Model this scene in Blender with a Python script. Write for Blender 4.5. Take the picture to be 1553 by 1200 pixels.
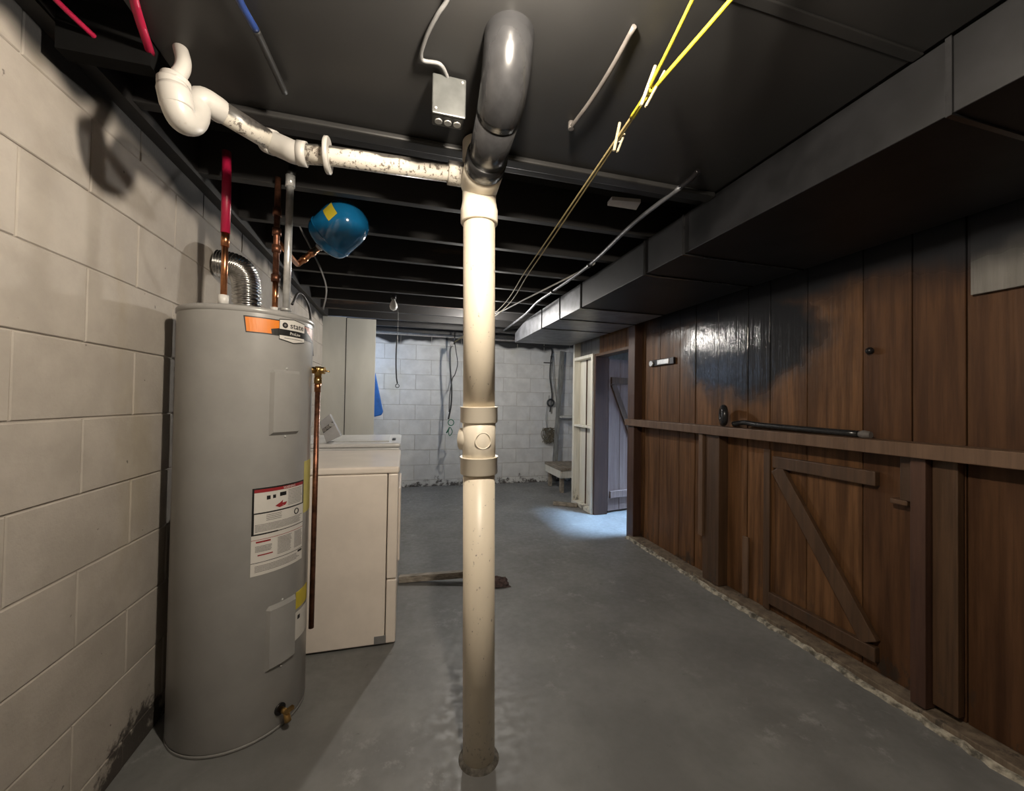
import bpy, bmesh, math, random
from mathutils import Vector, Matrix
random.seed(7)
for o in list(bpy.data.objects): bpy.data.objects.remove(o)
scene = bpy.context.scene
COL = scene.collection

# ------------------------------------------------------------------ camera
F, CX, CY, H = 600.0, 776.5, 600.0, 1.2
TH, PI_, RO = math.radians(15.1), math.radians(-.9), math.radians(.9)
FW = Vector((math.sin(TH)*math.cos(PI_), math.cos(TH)*math.cos(PI_), -math.sin(PI_)))
R0 = Vector((math.cos(TH), -math.sin(TH), 0)); U0 = R0.cross(FW)
RT = R0*math.cos(RO) + U0*math.sin(RO); UP = U0*math.cos(RO) - R0*math.sin(RO)
CAM = Vector((0, 0, H))
cd = bpy.data.cameras.new('camera'); cam = bpy.data.objects.new('camera', cd); COL.objects.link(cam)
cd.sensor_width = 36; cd.sensor_fit = 'HORIZONTAL'; cd.lens = F/1553*36; cd.clip_start = .02
m = Matrix.Identity(4)
for i in range(3): m[i][0], m[i][1], m[i][2], m[i][3] = RT[i], UP[i], -FW[i], CAM[i]
cam.matrix_world = m
scene.camera = cam

# ------------------------------------------------------------------ world, exposure
w = bpy.data.worlds.new('world'); scene.world = w; w.use_nodes = True
w.node_tree.nodes['Background'].inputs[0].default_value = (.5, .6, .8, 1)
w.node_tree.nodes['Background'].inputs[1].default_value = .02
vs = scene.view_settings
vs.view_transform = 'Standard'; vs.look = 'None'; vs.gamma = 1; vs.use_curve_mapping = False
vs.exposure = 0.08
LAMP_NEAR, LAMP_BACK, SKY_HATCH, SKY_WINDOW = 1700, 1500, 1000, 12     # emission of the lit bulbs, the hatch and the window

# pixel -> direction helpers (a pixel gives a direction, the plane gives the distance)
def ray(x, y): return FW + RT*((x-CX)/F) + UP*((CY-y)/F)
def pX(x, y, X): r = ray(x, y); return CAM + r*(X/r.x)
def pY(x, y, Y): r = ray(x, y); return CAM + r*(Y/r.y)
def pZ(x, y, Z): r = ray(x, y); return CAM + r*((Z-H)/r.z)
def pD(x, y, d): return CAM + ray(x, y)*d

# ------------------------------------------------------------------ materials
MATS = {}
class NT:
    def __init__(s, name):
        s.m = bpy.data.materials.new(name); s.m.use_nodes = True
        s.t = s.m.node_tree; s.n = s.t.nodes; s.l = s.t.links
        s.b = s.n['Principled BSDF']; s.pos = s.n.new('ShaderNodeNewGeometry').outputs['Position']
        s.info = s.n.new('ShaderNodeObjectInfo'); MATS[name] = s.m
    def link(s, a, b): s.l.new(a, b)
    def math(s, op, a, b=None, c=None, clamp=False):
        n = s.n.new('ShaderNodeMath'); n.operation = op; n.use_clamp = clamp
        for i, v in enumerate((a, b, c)):
            if v is None: continue
            if isinstance(v, (int, float)): n.inputs[i].default_value = v
            else: s.link(v, n.inputs[i])
        return n.outputs[0]
    def noise(s, scale, stretch=(1, 1, 1), detail=4, rough=.6, per_object=False):
        mp = s.n.new('ShaderNodeMapping'); mp.inputs['Scale'].default_value = stretch
        s.link(s.pos, mp.inputs['Vector'])
        if per_object:
            cb = s.n.new('ShaderNodeCombineXYZ')
            for i in range(3): s.link(s.math('MULTIPLY', s.info.outputs['Random'], 17.3+9*i), cb.inputs[i])
            s.link(cb.outputs[0], mp.inputs['Location'])
        n = s.n.new('ShaderNodeTexNoise'); n.inputs['Scale'].default_value = scale
        n.inputs['Detail'].default_value = detail; n.inputs['Roughness'].default_value = rough
        s.link(mp.outputs[0], n.inputs['Vector']); return n.outputs[0]
    def ramp(s, v, a, b):                                  # 0 at a, 1 at b, smooth
        n = s.n.new('ShaderNodeMapRange'); n.interpolation_type = 'SMOOTHSTEP'
        s.link(v, n.inputs[0]); n.inputs[1].default_value = a; n.inputs[2].default_value = b
        return n.outputs[0]
    def mix(s, f, a, b):
        n = s.n.new('ShaderNodeMix'); n.data_type = 'RGBA'
        if isinstance(f, (int, float)): n.inputs[0].default_value = f
        else: s.link(f, n.inputs[0])
        for i, v in ((6, a), (7, b)):
            if isinstance(v, tuple): n.inputs[i].default_value = (*v, 1)
            else: s.link(v, n.inputs[i])
        return n.outputs[2]
    def mixf(s, f, a, b):
        return s.math('ADD', a, s.math('MULTIPLY', f, b-a))
    def xyz(s):
        n = s.n.new('ShaderNodeSeparateXYZ'); s.link(s.pos, n.inputs[0]); return n.outputs
    def bump(s, h, strength=.3, dist=.01):
        n = s.n.new('ShaderNodeBump'); n.inputs['Strength'].default_value = strength
        n.inputs['Distance'].default_value = dist
        s.link(h, n.inputs['Height']); s.link(n.outputs[0], s.b.inputs['Normal'])
    def out(s, col=None, rough=None, metal=None, spec=None):
        for k, v in (('Base Color', col), ('Roughness', rough), ('Metallic', metal), ('Specular IOR Level', spec)):
            if v is None: continue
            if isinstance(v, tuple): s.b.inputs[k].default_value = (*v, 1)
            elif isinstance(v, (int, float)): s.b.inputs[k].default_value = v
            else: s.link(v, s.b.inputs[k])
        return s.m

def simple(name, col, rough=.5, metal=0, var=.12, scale=12, spec=.5, bump=0, stretch=(1, 1, 1), rnd=0):
    t = NT(name); n = t.noise(scale, stretch)
    d = tuple(c*(1-var*2) for c in col); e = tuple(min(1, c*(1+var)) for c in col)
    c = t.mix(t.ramp(n, .3, .7), d, e)
    if rnd:
        c = t.mix(t.math('MULTIPLY', t.info.outputs['Random'], rnd), c, (0, 0, 0))
    if bump: t.bump(n, bump)
    return t.out(c, rough, metal, spec)

# plain paints, plastics and metals
simple('white_enamel', (.84, .76, .68), .28, var=.03, scale=6)
simple('washer_enamel', (.72, .72, .72), .25, var=.03, scale=6)
simple('heater_grey', (.295, .29, .28), .30, var=.03, scale=10)
simple('panel_grey', (.295, .29, .28), .32, var=.03, scale=10)
simple('black_pipe', (.020, .020, .021), .25, var=.1, scale=30)
simple('black_rubber', (.012, .012, .013), .45, var=.2)
simple('dark_metal', (.03, .028, .03), .35, .6, var=.2)
simple('copper', (.62, .27, .13), .28, 1, var=.2, scale=20)
simple('old_copper', (.20, .085, .05), .4, .8, var=.3, scale=25)
simple('brass', (.60, .38, .14), .3, 1, var=.2, scale=30)
simple('steel', (.62, .62, .61), .28, .55, var=.1, scale=30)
simple('aluminium', (.70, .69, .67), .22, 1, var=.15, scale=25)
simple('red_pex', (.36, .008, .045), .4, var=.1)
simple('blue_pex', (.012, .03, .12), .4, var=.1)
simple('blue_tank', (.008, .13, .30), .12, var=.05, spec=.7)
simple('blue_cloth', (.01, .12, .48), .5, var=.1)
simple('yellow_paper', (.55, .44, .03), .5, var=.05)
simple('pale_yellow_paper', (.50, .44, .12), .5, var=.05)
simple('print_white', (.62, .60, .56), .5, var=.02)
simple('print_black', (.008, .008, .008), .5, var=0)
simple('print_grey', (.22, .21, .20), .5, var=.3, scale=300)
simple('print_red', (.28, .02, .025), .5, var=0)
simple('print_orange', (.72, .20, .01), .4, var=.03)
simple('print_brown', (.30, .08, .03), .4, var=.03)
simple('box_grey', (.075, .078, .076), .35, .3, var=.1, scale=20)
simple('rope_yellow', (.48, .40, .025), .6, var=.12, scale=200)
simple('rope_old', (.34, .27, .12), .7, var=.12, scale=200)
simple('pin_wood', (.40, .35, .23), .6, var=.1, scale=60)
simple('lath', (.12, .108, .10), .6, var=.15)
simple('plate_grey', (.34, .32, .31), .5, var=.1)
simple('porcelain', (.75, .73, .70), .3, var=.03)
simple('cable_grey', (.20, .20, .20), .5, var=.1)
simple('cable_black', (.015, .015, .015), .5, var=.1)
simple('cable_white', (.50, .49, .46), .5, var=.1)
simple('green_clip', (.01, .12, .06), .4, var=.1)
simple('twine', (.16, .14, .10), .9, var=.3, scale=150)
simple('rag', (.07, .04, .035), .9, var=.4, scale=60)
simple('cabinet_paint', (.50, .49, .44), .5, var=.06, scale=3, stretch=(1, 1, .3), bump=.05)
simple('mortar', (.42, .39, .35), .9, var=.1, scale=20)
simple('galvanised', (.20, .205, .22), .40, .55, var=.18, scale=9, rnd=.15)
simple('duct_dark', (.009, .009, .010), .5, 0, var=.25, scale=7, spec=.3)  # darker base for the nearer duct sections
simple('shade_room', (.45, .47, .52), .8, var=.1)
simple('caulk', (.34, .31, .25), .9, var=.4, scale=30, bump=.6)
simple('grout', (.11, .10, .085), .9, var=.3, scale=40, bump=.5)
simple('bench_wood', (.26, .22, .17), .8, var=.2, scale=5, stretch=(6, 1, 6), bump=.2)
simple('grey_board', (.20, .20, .185), .8, var=.2, scale=5, stretch=(6, 6, 1), bump=.2)
simple('old_stick', (.36, .32, .27), .8, var=.25, scale=8, stretch=(1, 8, 8), bump=.3)
simple('clear_plastic', (.42, .42, .43), .25, var=.05)

def emit(name, col, strength):
    t = NT(name); t.b.inputs['Base Color'].default_value = (.8, .8, .8, 1)
    t.b.inputs['Emission Color'].default_value = (*col, 1); t.b.inputs['Emission Strength'].default_value = strength
emit('bulb_near', (1.0, .885, .735), LAMP_NEAR)
emit('bulb_back', (1.0, .95, .88), LAMP_BACK)
emit('sky_hatch', (.42, .66, 1.0), SKY_HATCH)
emit('sky_window', (.50, .68, 1.0), SKY_WINDOW)
t = NT('bulb_off'); t.out((.75, .75, .72), .15)

# painted concrete floor with scuffs
t = NT('floor_paint')
n1, n2 = t.noise(3, detail=6), t.noise(28, detail=6)
c = t.mix(t.ramp(n1, .35, .7), (.150, .150, .146), (.205, .205, .199))
x = t.xyz()
sc = t.math('MULTIPLY', t.ramp(t.noise(9, detail=8, rough=.75), .53, .68), t.ramp(t.noise(1.3, detail=2), .46, .60))
c = t.mix(t.math('MULTIPLY', sc, .55), c, (.36, .36, .35))
dk = t.ramp(t.noise(16, detail=4), .68, .74)
c = t.mix(t.math('MULTIPLY', dk, .5), c, (.06, .06, .06))
t.bump(n2, .12, .004)
t.out(c, t.mixf(t.ramp(n2, .3, .7), .38, .62))

# painted block walls: overspray of black paint along the top, mould at the foot
def block_mat(name, lo, hi, top, mould):
    t = NT(name); x = t.xyz()
    n = t.noise(6, detail=5, per_object=True); f = t.noise(90, detail=3)
    c = t.mix(t.ramp(n, .3, .75), lo, hi)
    st = t.math('MULTIPLY', t.ramp(t.noise(2.2, (1, 1.6, .5)), .55, .72), .35)
    c = t.mix(st, c, tuple(k*v for k, v in zip(lo, (.85, .78, .55))))
    sp = t.ramp(t.noise(34, detail=2), .74, .78)
    c = t.mix(t.math('MULTIPLY', sp, .7), c, (.05, .045, .04))
    big = t.noise(2.6, detail=2)
    e = t.math('ADD', x[2], t.math('MULTIPLY', t.math('SUBTRACT', big, .5), .24))
    c = t.mix(t.ramp(e, top, top+.06), c, (.012, .012, .013))
    mn = t.noise(11, detail=6, rough=.7)
    e2 = t.math('SUBTRACT', x[2], t.math('MULTIPLY', t.math('SUBTRACT', mn, .5), .55))
    if name == 'block_left':                             # a worse patch by the heater
        pt = t.math('MULTIPLY', t.ramp(x[1], 1.36, 1.55), t.math('SUBTRACT', 1, t.ramp(x[1], 1.80, 2.0)))
        e2 = t.math('SUBTRACT', e2, t.math('MULTIPLY', pt, .035))
    mk = t.math('SUBTRACT', 1, t.ramp(e2, mould-.03, mould+.05))
    c = t.mix(t.math('MULTIPLY', mk, .92), c, (.035, .028, .024))
    t.bump(t.math('ADD', t.math('MULTIPLY', f, .6), n), .35, .006)
    t.out(c, .78)
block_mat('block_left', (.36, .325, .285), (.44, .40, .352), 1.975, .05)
block_mat('block_back', (.50, .50, .485), (.62, .62, .60), 1.985, .03)

# black-painted ceiling board and joists
t = NT('ceiling_black'); n = t.noise(5, detail=4)
t.bump(t.noise(45), .05, .003)
t.out(t.mix(n, (.020, .0196, .0192), (.032, .0314, .031)), t.mixf(n, .38, .48), None, .35)
t = NT('joist_black'); n = t.noise(2.5, (.5, 3, 3), detail=5, per_object=True)
c = t.mix(t.ramp(n, .60, .72), (.016, .015, .015), (.075, .048, .034))
t.out(c, .55); t.bump(t.noise(30, (.2, 1, 1)), .15, .004)
simple('bay_shade', (.005, .005, .005), .9, var=.1, spec=.1)  # near-black base puts the dark of the left bay into the boards
t = NT('deck_black'); n = t.noise(4); t.out(t.mix(n, (.008, .008, .008), (.02, .019, .018)), .7)

# stained plank wall, with a cloud of black spray paint and a sprayed top
def plank_mat(name, lo, hi, spray=True, rough=.5):
    t = NT(name); x = t.xyz()
    g = t.noise(7, (3.5, 3.5, .25), detail=6, per_object=True); h = t.noise(40, (2, 2, .06), detail=4, per_object=True)
    c = t.mix(t.ramp(g, .3, .72), lo, hi)
    c = t.mix(t.math('MULTIPLY', t.ramp(h, .5, .7), .35), c, tuple(k*.45 for k in lo))
    c = t.mix(t.math('MULTIPLY', t.info.outputs['Random'], .35), c, tuple(k*.5 for k in lo))
    kn = t.ramp(t.noise(8, (1, 1, .6), detail=1, per_object=True), .80, .84)
    c = t.mix(t.math('MULTIPLY', kn, .8), c, (.02, .012, .008))
    r = rough
    wear = t.math('MULTIPLY', t.ramp(t.noise(13, (1, 1, .5), detail=6, rough=.7), .56, .66), t.math('SUBTRACT', 1, t.ramp(x[2], .03, .30)))
    c = t.mix(t.math('MULTIPLY', wear, .8), c, (.03, .024, .02))
    if spray:
        nz = t.math('SUBTRACT', t.noise(3.2, detail=3), .5)
        dy = t.math('DIVIDE', t.math('SUBTRACT', x[1], 2.03), .64); dz = t.math('DIVIDE', t.math('SUBTRACT', x[2], 1.60), .40)
        d = t.math('SQRT', t.math('ADD', t.math('MULTIPLY', dy, dy), t.math('MULTIPLY', dz, dz)))
        k1 = t.math('SUBTRACT', 1, t.ramp(t.math('ADD', d, t.math('MULTIPLY', nz, 1.1)), .62, 1.10))
        k2 = t.ramp(t.math('ADD', x[2], t.math('MULTIPLY', nz, .22)), 1.64, 1.84)
        k2 = t.math('MULTIPLY', k2, t.math('SUBTRACT', 1, t.ramp(x[1], 2.75, 3.3)))
        k = t.math('MAXIMUM', k1, k2); t.b.inputs['Specular IOR Level'].default_value = .22
        c = t.mix(k, c, (.022, .023, .026)); r = t.mixf(k, rough, .13)
    t.bump(t.math('ADD', t.math('ADD', g, t.math('MULTIPLY', h, .5)), t.math('MULTIPLY', t.noise(8, detail=2), 1.5)), .32, .006)
    t.out(c, r)
plank_mat('plank_brown', (.080, .037, .015), (.205, .100, .043))
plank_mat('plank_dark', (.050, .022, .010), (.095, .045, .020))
plank_mat('stud_brown', (.060, .031, .015), (.105, .056, .028), spray=False)
plank_mat('post_dark', (.050, .022, .014), (.085, .040, .024), spray=False)
plank_mat('girt_brown', (.11, .062, .035), (.17, .10, .06), spray=False)
plank_mat('door_plank', (.15, .095, .078), (.24, .165, .14), spray=False, rough=.6)
plank_mat('white_board', (.62, .59, .50), (.74, .71, .62), spray=False, rough=.6)
plank_mat('sill_wood', (.11, .08, .055), (.22, .17, .12), spray=False, rough=.8)
plank_mat('shaded_white', (.15, .142, .128), (.20, .19, .175), spray=True, rough=.6)  # white board tone lowered: the duct's shade is put into the colour

# cream PVC with dirt specks; the branch has a dusting of black paint
def pvc(name, col, lo, hi, amount, sprayed=False):
    t = NT(name); x = t.xyz()
    c = t.mix(t.ramp(t.noise(5, (1, 1, .4)), .3, .7), tuple(k*.88 for k in col), col)
    sp = t.ramp(t.noise(75, (1, 1, .6), detail=5, rough=.7), lo, hi)
    c = t.mix(t.math('MULTIPLY', sp, amount), c, (.07, .05, .04))
    st = t.ramp(t.noise(12, (3, 3, .15), detail=3), .68, .76)
    c = t.mix(t.math('MULTIPLY', st, amount*.5), c, (.22, .15, .09))
    foot = t.math('MULTIPLY', t.math('SUBTRACT', 1, t.ramp(x[2], .02, .22)), t.ramp(t.noise(50, detail=4), .56, .66))
    c = t.mix(t.math('MULTIPLY', foot, .55), c, (.10, .075, .05))
    if sprayed:
        sn = t.n.new('ShaderNodeSeparateXYZ'); t.link(t.pos.node.outputs['Normal'], sn.inputs[0])
        e = t.math('ADD', sn.outputs[2], t.math('MULTIPLY', t.math('SUBTRACT', t.noise(9, detail=4), .5), 1.6))
        seg = t.math('MULTIPLY', t.math('SUBTRACT', 1, t.ramp(x[0], -.46, -.38)), .62)
        c = t.mix(t.math('MULTIPLY', t.ramp(t.math('ADD', e, seg), .15, .45), .93), c, (.03, .028, .028))
    t.out(c, .38)
pvc('pvc_cream', (.80, .71, .57), .63, .69, .75)
pvc('pvc_fitting', (.80, .73, .61), .70, .75, .6)
pvc('pvc_branch', (.58, .54, .47), .53, .60, .85, True)
pvc('pvc_trap', (.46, .44, .41), .70, .75, .6, False)
MAT = MATS

# ------------------------------------------------------------------ geometry helpers
def world_loc(o):
    v = Vector((0, 0, 0))
    while o is not None: v += o.location; o = o.parent
    return v
class MB:
    def __init__(s): s.v = []; s.f = []; s.sm = []
    def add(s, vs, fs, smooth=False):
        b = len(s.v); s.v += [Vector(p) for p in vs]; s.f += [tuple(i+b for i in f) for f in fs]; s.sm += [smooth]*len(fs); return s
    def box(s, x0, x1, y0, y1, z0, z1):
        x0, x1 = sorted((x0, x1)); y0, y1 = sorted((y0, y1)); z0, z1 = sorted((z0, z1))
        v = [(x, y, z) for z in (z0, z1) for y in (y0, y1) for x in (x0, x1)]
        return s.add(v, [(0, 2, 3, 1), (4, 5, 7, 6), (0, 1, 5, 4), (2, 6, 7, 3), (0, 4, 6, 2), (1, 3, 7, 5)])
    def obox(s, c, ax, ay, az):                 # oriented box: centre and three half-axes
        c, ax, ay, az = map(Vector, (c, ax, ay, az))
        v = [c+ax*i+ay*j+az*k for k in (-1, 1) for j in (-1, 1) for i in (-1, 1)]
        return s.add(v, [(0, 2, 3, 1), (4, 5, 7, 6), (0, 1, 5, 4), (2, 6, 7, 3), (0, 4, 6, 2), (1, 3, 7, 5)])
    def beam(s, a, b, up, w_, h_):              # bar of width w_ (across) and height h_ (along up) from a to b
        a, b, up = Vector(a), Vector(b), Vector(up); d = (b-a); sd = d.cross(up).normalized(); up = sd.cross(d).normalized()
        return s.obox((a+b)/2, d/2, sd*(w_/2), up*(h_/2))
    def tube(s, pts, r, n=12, caps=True, smooth=True):
        pts = [Vector(p) for p in pts]; k = len(pts)
        rs = r if isinstance(r, (list, tuple)) else [r]*k
        tan = [(pts[min(i+1, k-1)]-pts[max(i-1, 0)]).normalized() for i in range(k)]
        u = tan[0].orthogonal().normalized(); V_ = []; Fs = []
        for i in range(k):
            u = (u-tan[i]*u.dot(tan[i])).normalized(); q = tan[i].cross(u)
            for j in range(n):
                a = 2*math.pi*j/n; V_.append(pts[i]+(u*math.cos(a)+q*math.sin(a))*rs[i])
        for i in range(k-1):
            for j in range(n): Fs.append((i*n+j, i*n+(j+1) % n, (i+1)*n+(j+1) % n, (i+1)*n+j))
        s.add(V_, Fs, smooth)
        if caps:
            b = len(s.v)-len(V_)
            s.f += [tuple(b+j for j in reversed(range(n))), tuple(b+(k-1)*n+j for j in range(n))]; s.sm += [False, False]
        return s
    def cyl(s, a, b, r, n=24, r2=None): return s.tube([a, b], [r, r if r2 is None else r2], n)
    def lathe(s, prof, c, n=48, axis=(0, 0, 1), smooth=True):
        c = Vector(c); ax = Vector(axis).normalized(); u = ax.orthogonal().normalized(); q = ax.cross(u); V_ = []; Fs = []
        for r, z in prof:
            for j in range(n):
                a = 2*math.pi*j/n; V_.append(c+ax*z+(u*math.cos(a)+q*math.sin(a))*max(r, 1e-5))
        for i in range(len(prof)-1):
            for j in range(n): Fs.append((i*n+j, i*n+(j+1) % n, (i+1)*n+(j+1) % n, (i+1)*n+j))
        return s.add(V_, Fs, smooth)
    def prism(s, poly, off):                    # polygon (3D points) extruded by a vector
        poly = [Vector(p) for p in poly]; off = Vector(off); n = len(poly)
        return s.add(poly+[p+off for p in poly], [tuple(reversed(range(n))), tuple(range(n, 2*n))]+[(i, (i+1) % n, n+(i+1) % n, n+i) for i in range(n)])
    def ball(s, c, r, n=20, squash=1):
        pr = [(r*math.sin(math.pi*i/12), -r*squash*math.cos(math.pi*i/12)) for i in range(13)]
        return s.lathe(pr, c, n)
    def torus(s, c, axis, R, r, n=32, k=10, a0=0, a1=2*math.pi):
        ax = Vector(axis).normalized(); u = ax.orthogonal().normalized(); q = ax.cross(u)
        pts = [Vector(c)+(u*math.cos(a0+(a1-a0)*i/n)+q*math.sin(a0+(a1-a0)*i/n))*R for i in range(n+1)]
        return s.tube(pts, r, k, caps=False)
    def build(s, name, mat, parent=None, bevel=0, seg=2, origin=None):
        off = world_loc(parent) if parent else (Vector(origin) if origin else Vector((0, 0, 0)))
        me = bpy.data.meshes.new(name); me.from_pydata([tuple(p-off) for p in s.v], [], s.f)
        me.polygons.foreach_set('use_smooth', s.sm); me.update()
        bm = bmesh.new(); bm.from_mesh(me); bmesh.ops.recalc_face_normals(bm, faces=bm.faces); bm.to_mesh(me); bm.free()
        me.materials.append(MAT[mat]); o = bpy.data.objects.new(name, me); COL.objects.link(o)
        if parent: o.parent = parent
        elif origin: o.location = off
        if bevel:
            b = o.modifiers.new('bevel', 'BEVEL'); b.width = bevel; b.segments = seg; b.limit_method = 'ANGLE'
        return o
def tag(o, label, cat, group=None):
    o['label'] = label; o['category'] = cat
    if group: o['group'] = group
    return o
def thing(name, label, cat, loc, group=None):
    o = bpy.data.objects.new(name, None); COL.objects.link(o); o.location = loc; o.empty_display_size = .1
    return tag(o, label, cat, group)
def struct(o): o['kind'] = 'structure'; return o
def lab(o, s): o['label'] = s; return o
def smooth_path(pts, k=8):                      # Catmull-Rom
    pts = [Vector(p) for p in pts]; P = [2*pts[0]-pts[1]]+pts+[2*pts[-1]-pts[-2]]; out = []
    for i in range(1, len(P)-2):
        for j in range(k):
            u = j/k; a, b, c, d = P[i-1], P[i], P[i+1], P[i+2]
            out.append(.5*((2*b)+(c-a)*u+(2*a-5*b+4*c-d)*u*u+(3*b-a-3*c+d)*u**3))
    return out+[pts[-1]]

# ------------------------------------------------------------------ the shell
XL, XR, YB, YN, ZC = -.856, 2.03, 5.65, -1.4, 2.075
PX = 1.95                                        # room-side face of studs, girt and sill
XO = 3.45                                        # outer wall of the side room
struct(MB().box(XL-.2, XO+.1, YN-.1, YB+.2, -.12, 0).build('floor', 'floor_paint'))
wl = struct(MB().box(XL-.2, XL-.0045, YN, YB, 0, 2.3).build('wall_left', 'block_left'))
wb = struct(MB().box(XL-.2, XO+.1, YB+.005, YB+.2, 0, 2.3).build('wall_back', 'mortar'))
struct(MB().box(XL-.2, XO+.1, YN-.1, YN, 0, 2.3).build('wall_front', 'block_left'))
struct(MB().box(XO, XO+.1, YN, YB, 0, 2.3).build('wall_outer', 'shade_room'))

def block_mesh(name, L, hh, axis, mat):          # face block with chamfered front; axis 'x' faces +X, 'y' faces -Y
    c, t_ = .0025, .030; m_ = MB(); L2, h2 = L/2, hh/2
    rings = []
    for dep, ins in ((-t_, 0), (-c, 0), (0, c)):
        for a, b in ((-1, -1), (1, -1), (1, 1), (-1, 1)):
            A_, B_ = a*(L2-ins), b*(h2-ins)
            rings.append((dep, A_, B_) if axis == 'x' else (A_, -dep, B_))
    f = [(8, 9, 10, 11)]
    for k in (0, 4): f += [(k+i, k+(i+1) % 4, k+4+(i+1) % 4, k+4+i) for i in range(4)]
    me = bpy.data.meshes.new(name); me.from_pydata(rings, [], f)
    bm = bmesh.new(); bm.from_mesh(me); bmesh.ops.recalc_face_normals(bm, faces=bm.faces); bm.to_mesh(me); bm.free()
    me.materials.append(MAT[mat]); return me
cache = {}
def lay(parent, axis, lo, hi, first, mat):
    CH, BL, J = .209, .418, .0045
    for k in range(-1, 10):
        z0 = max(.0, .091+CH*k+J/2); z1 = min(2.095, .091+CH*(k+1)-J/2)
        if z1-z0 < .02: continue
        s = first+(BL/2 if k % 2 else 0)
        while s > lo: s -= BL
        while s < hi:
            a, b = max(lo, s+J/2), min(hi, s+BL-J/2)
            if b-a > .02:
                key = (axis, round(b-a, 3), round(z1-z0, 3), mat)
                if key not in cache: cache[key] = block_mesh('block', b-a, z1-z0, axis, mat)
                o = bpy.data.objects.new('block', cache[key]); COL.objects.link(o); o.parent = parent
                jit = random.uniform(-.001, .001)
                o.location = (XL+jit, (a+b)/2, (z0+z1)/2) if axis == 'x' else ((a+b)/2, YB+jit, (z0+z1)/2)
            s += BL
lay(wl, 'x', .70, YB, 1.36, 'block_left')
lay(wb, 'y', XL+.001, 2.95, -.70, 'block_back')

# ceiling: deck, joists, a black board over the near bays
cl = struct(MB().box(XL-.2, 2.08, YN, YB+.2, 2.27, 2.33).build('ceiling', 'deck_black'))
ys = [1.44+.392*i for i in range(11)]
for y in ys:
    MB().box(XL, XO if y < 2.3 or y > 3.66 else 2.1, y, y+.04, 2.09, 2.27).build('joist', 'joist_black', cl, .003)
MB().box(XL, XL+.045, YN, YB, 2.075, 2.27).build('ledger', 'joist_black', cl)
MB().box(-.62, 1.215, -.1, 1.385, 2.075, 2.09).build('ceiling_board', 'ceiling_black', cl, .003)
MB().box(-.62, 1.215, YN, -.104, 2.075, 2.09).build('ceiling_board', 'ceiling_black', cl, .003)
MB().box(-.62, 1.215, 1.34, 1.392, 2.055, 2.0745).build('batten', 'ceiling_black', cl, .006)
MB().box(.2, 1.215, .665, .69, 2.069, 2.0749).build('seam_strip', 'ceiling_black', cl, .002)
MB().box(XL+.045, -.622, YN, 1.43, 2.14, 2.27).build('joist', 'bay_shade', cl)
MB().box(1.216, 2.03, YN, 1.43, 2.08, 2.27).build('joist', 'joist_black', cl)

# side room behind the plank wall: ceiling with an unseen hatch shaped to aim the daylight
ceil2 = MB()
HX0, HX1, HY0, HY1 = 2.14, 3.30, 2.45, 3.50  # opening narrowed to keep direct daylight off the door leaf
ceil2.box(2.085, HX0, 2.2, YB, 2.28, 2.33); ceil2.box(HX1, XO, 2.2, YB, 2.28, 2.33)
ceil2.box(HX0, HX1, 2.2, HY0, 2.28, 2.33); ceil2.box(HX0, HX1, HY1, YB, 2.28, 2.33)
ceil2.box(2.085, XO, YN, 2.2, 2.28, 2.33)
struct(ceil2.build('ceiling_side_room', 'deck_black'))
sh = MB()
for a in ((HX0-.05, HX0, HY0, HY1), (HX1, HX1+.05, HY0, HY1), (HX0-.05, HX1+.05, HY0-.05, HY0), (HX0-.05, HX1+.05, HY1, HY1+.05)):
    sh.box(*a, 2.33, 4.3)
struct(sh.build('wall_light_shaft', 'deck_black'))  # unseen shaft, blackened to keep the daylight beam sharp
hw = struct(MB().box(HX0-.05, HX1+.05, HY0-.05, HY1+.05, 4.36, 4.38).build('window_2', 'shade_room'))
MB().box(2.72, 3.22, 2.70, 3.22, 4.29, 4.36).build('pane', 'sky_hatch', hw)
struct(MB().box(2.06, XO, 2.1, 2.2, 0, 2.28).build('wall_side_room', 'shade_room'))

# small high window in the left wall, behind the closet boards
w1 = struct(MB().box(XL, XL+.03, 4.72, 5.42, 1.50, 1.54).box(XL, XL+.03, 4.72, 5.42, 1.90, 1.94).box(XL, XL+.03, 4.72, 4.76, 1.54, 1.90).box(XL, XL+.03, 5.38, 5.42, 1.54, 1.90).build('window_1', 'white_board'))
MB().box(XL+.002, XL+.012, 4.76, 5.06, 1.54, 1.90).build('pane', 'sky_window', w1)
MB().box(XL+.002, XL+.012, 5.08, 5.38, 1.54, 1.90).build('pane', 'sky_window', w1)
MB().box(XL+.002, XL+.02, 5.06, 5.08, 1.54, 1.90).build('mullion', 'white_board', w1)

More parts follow.
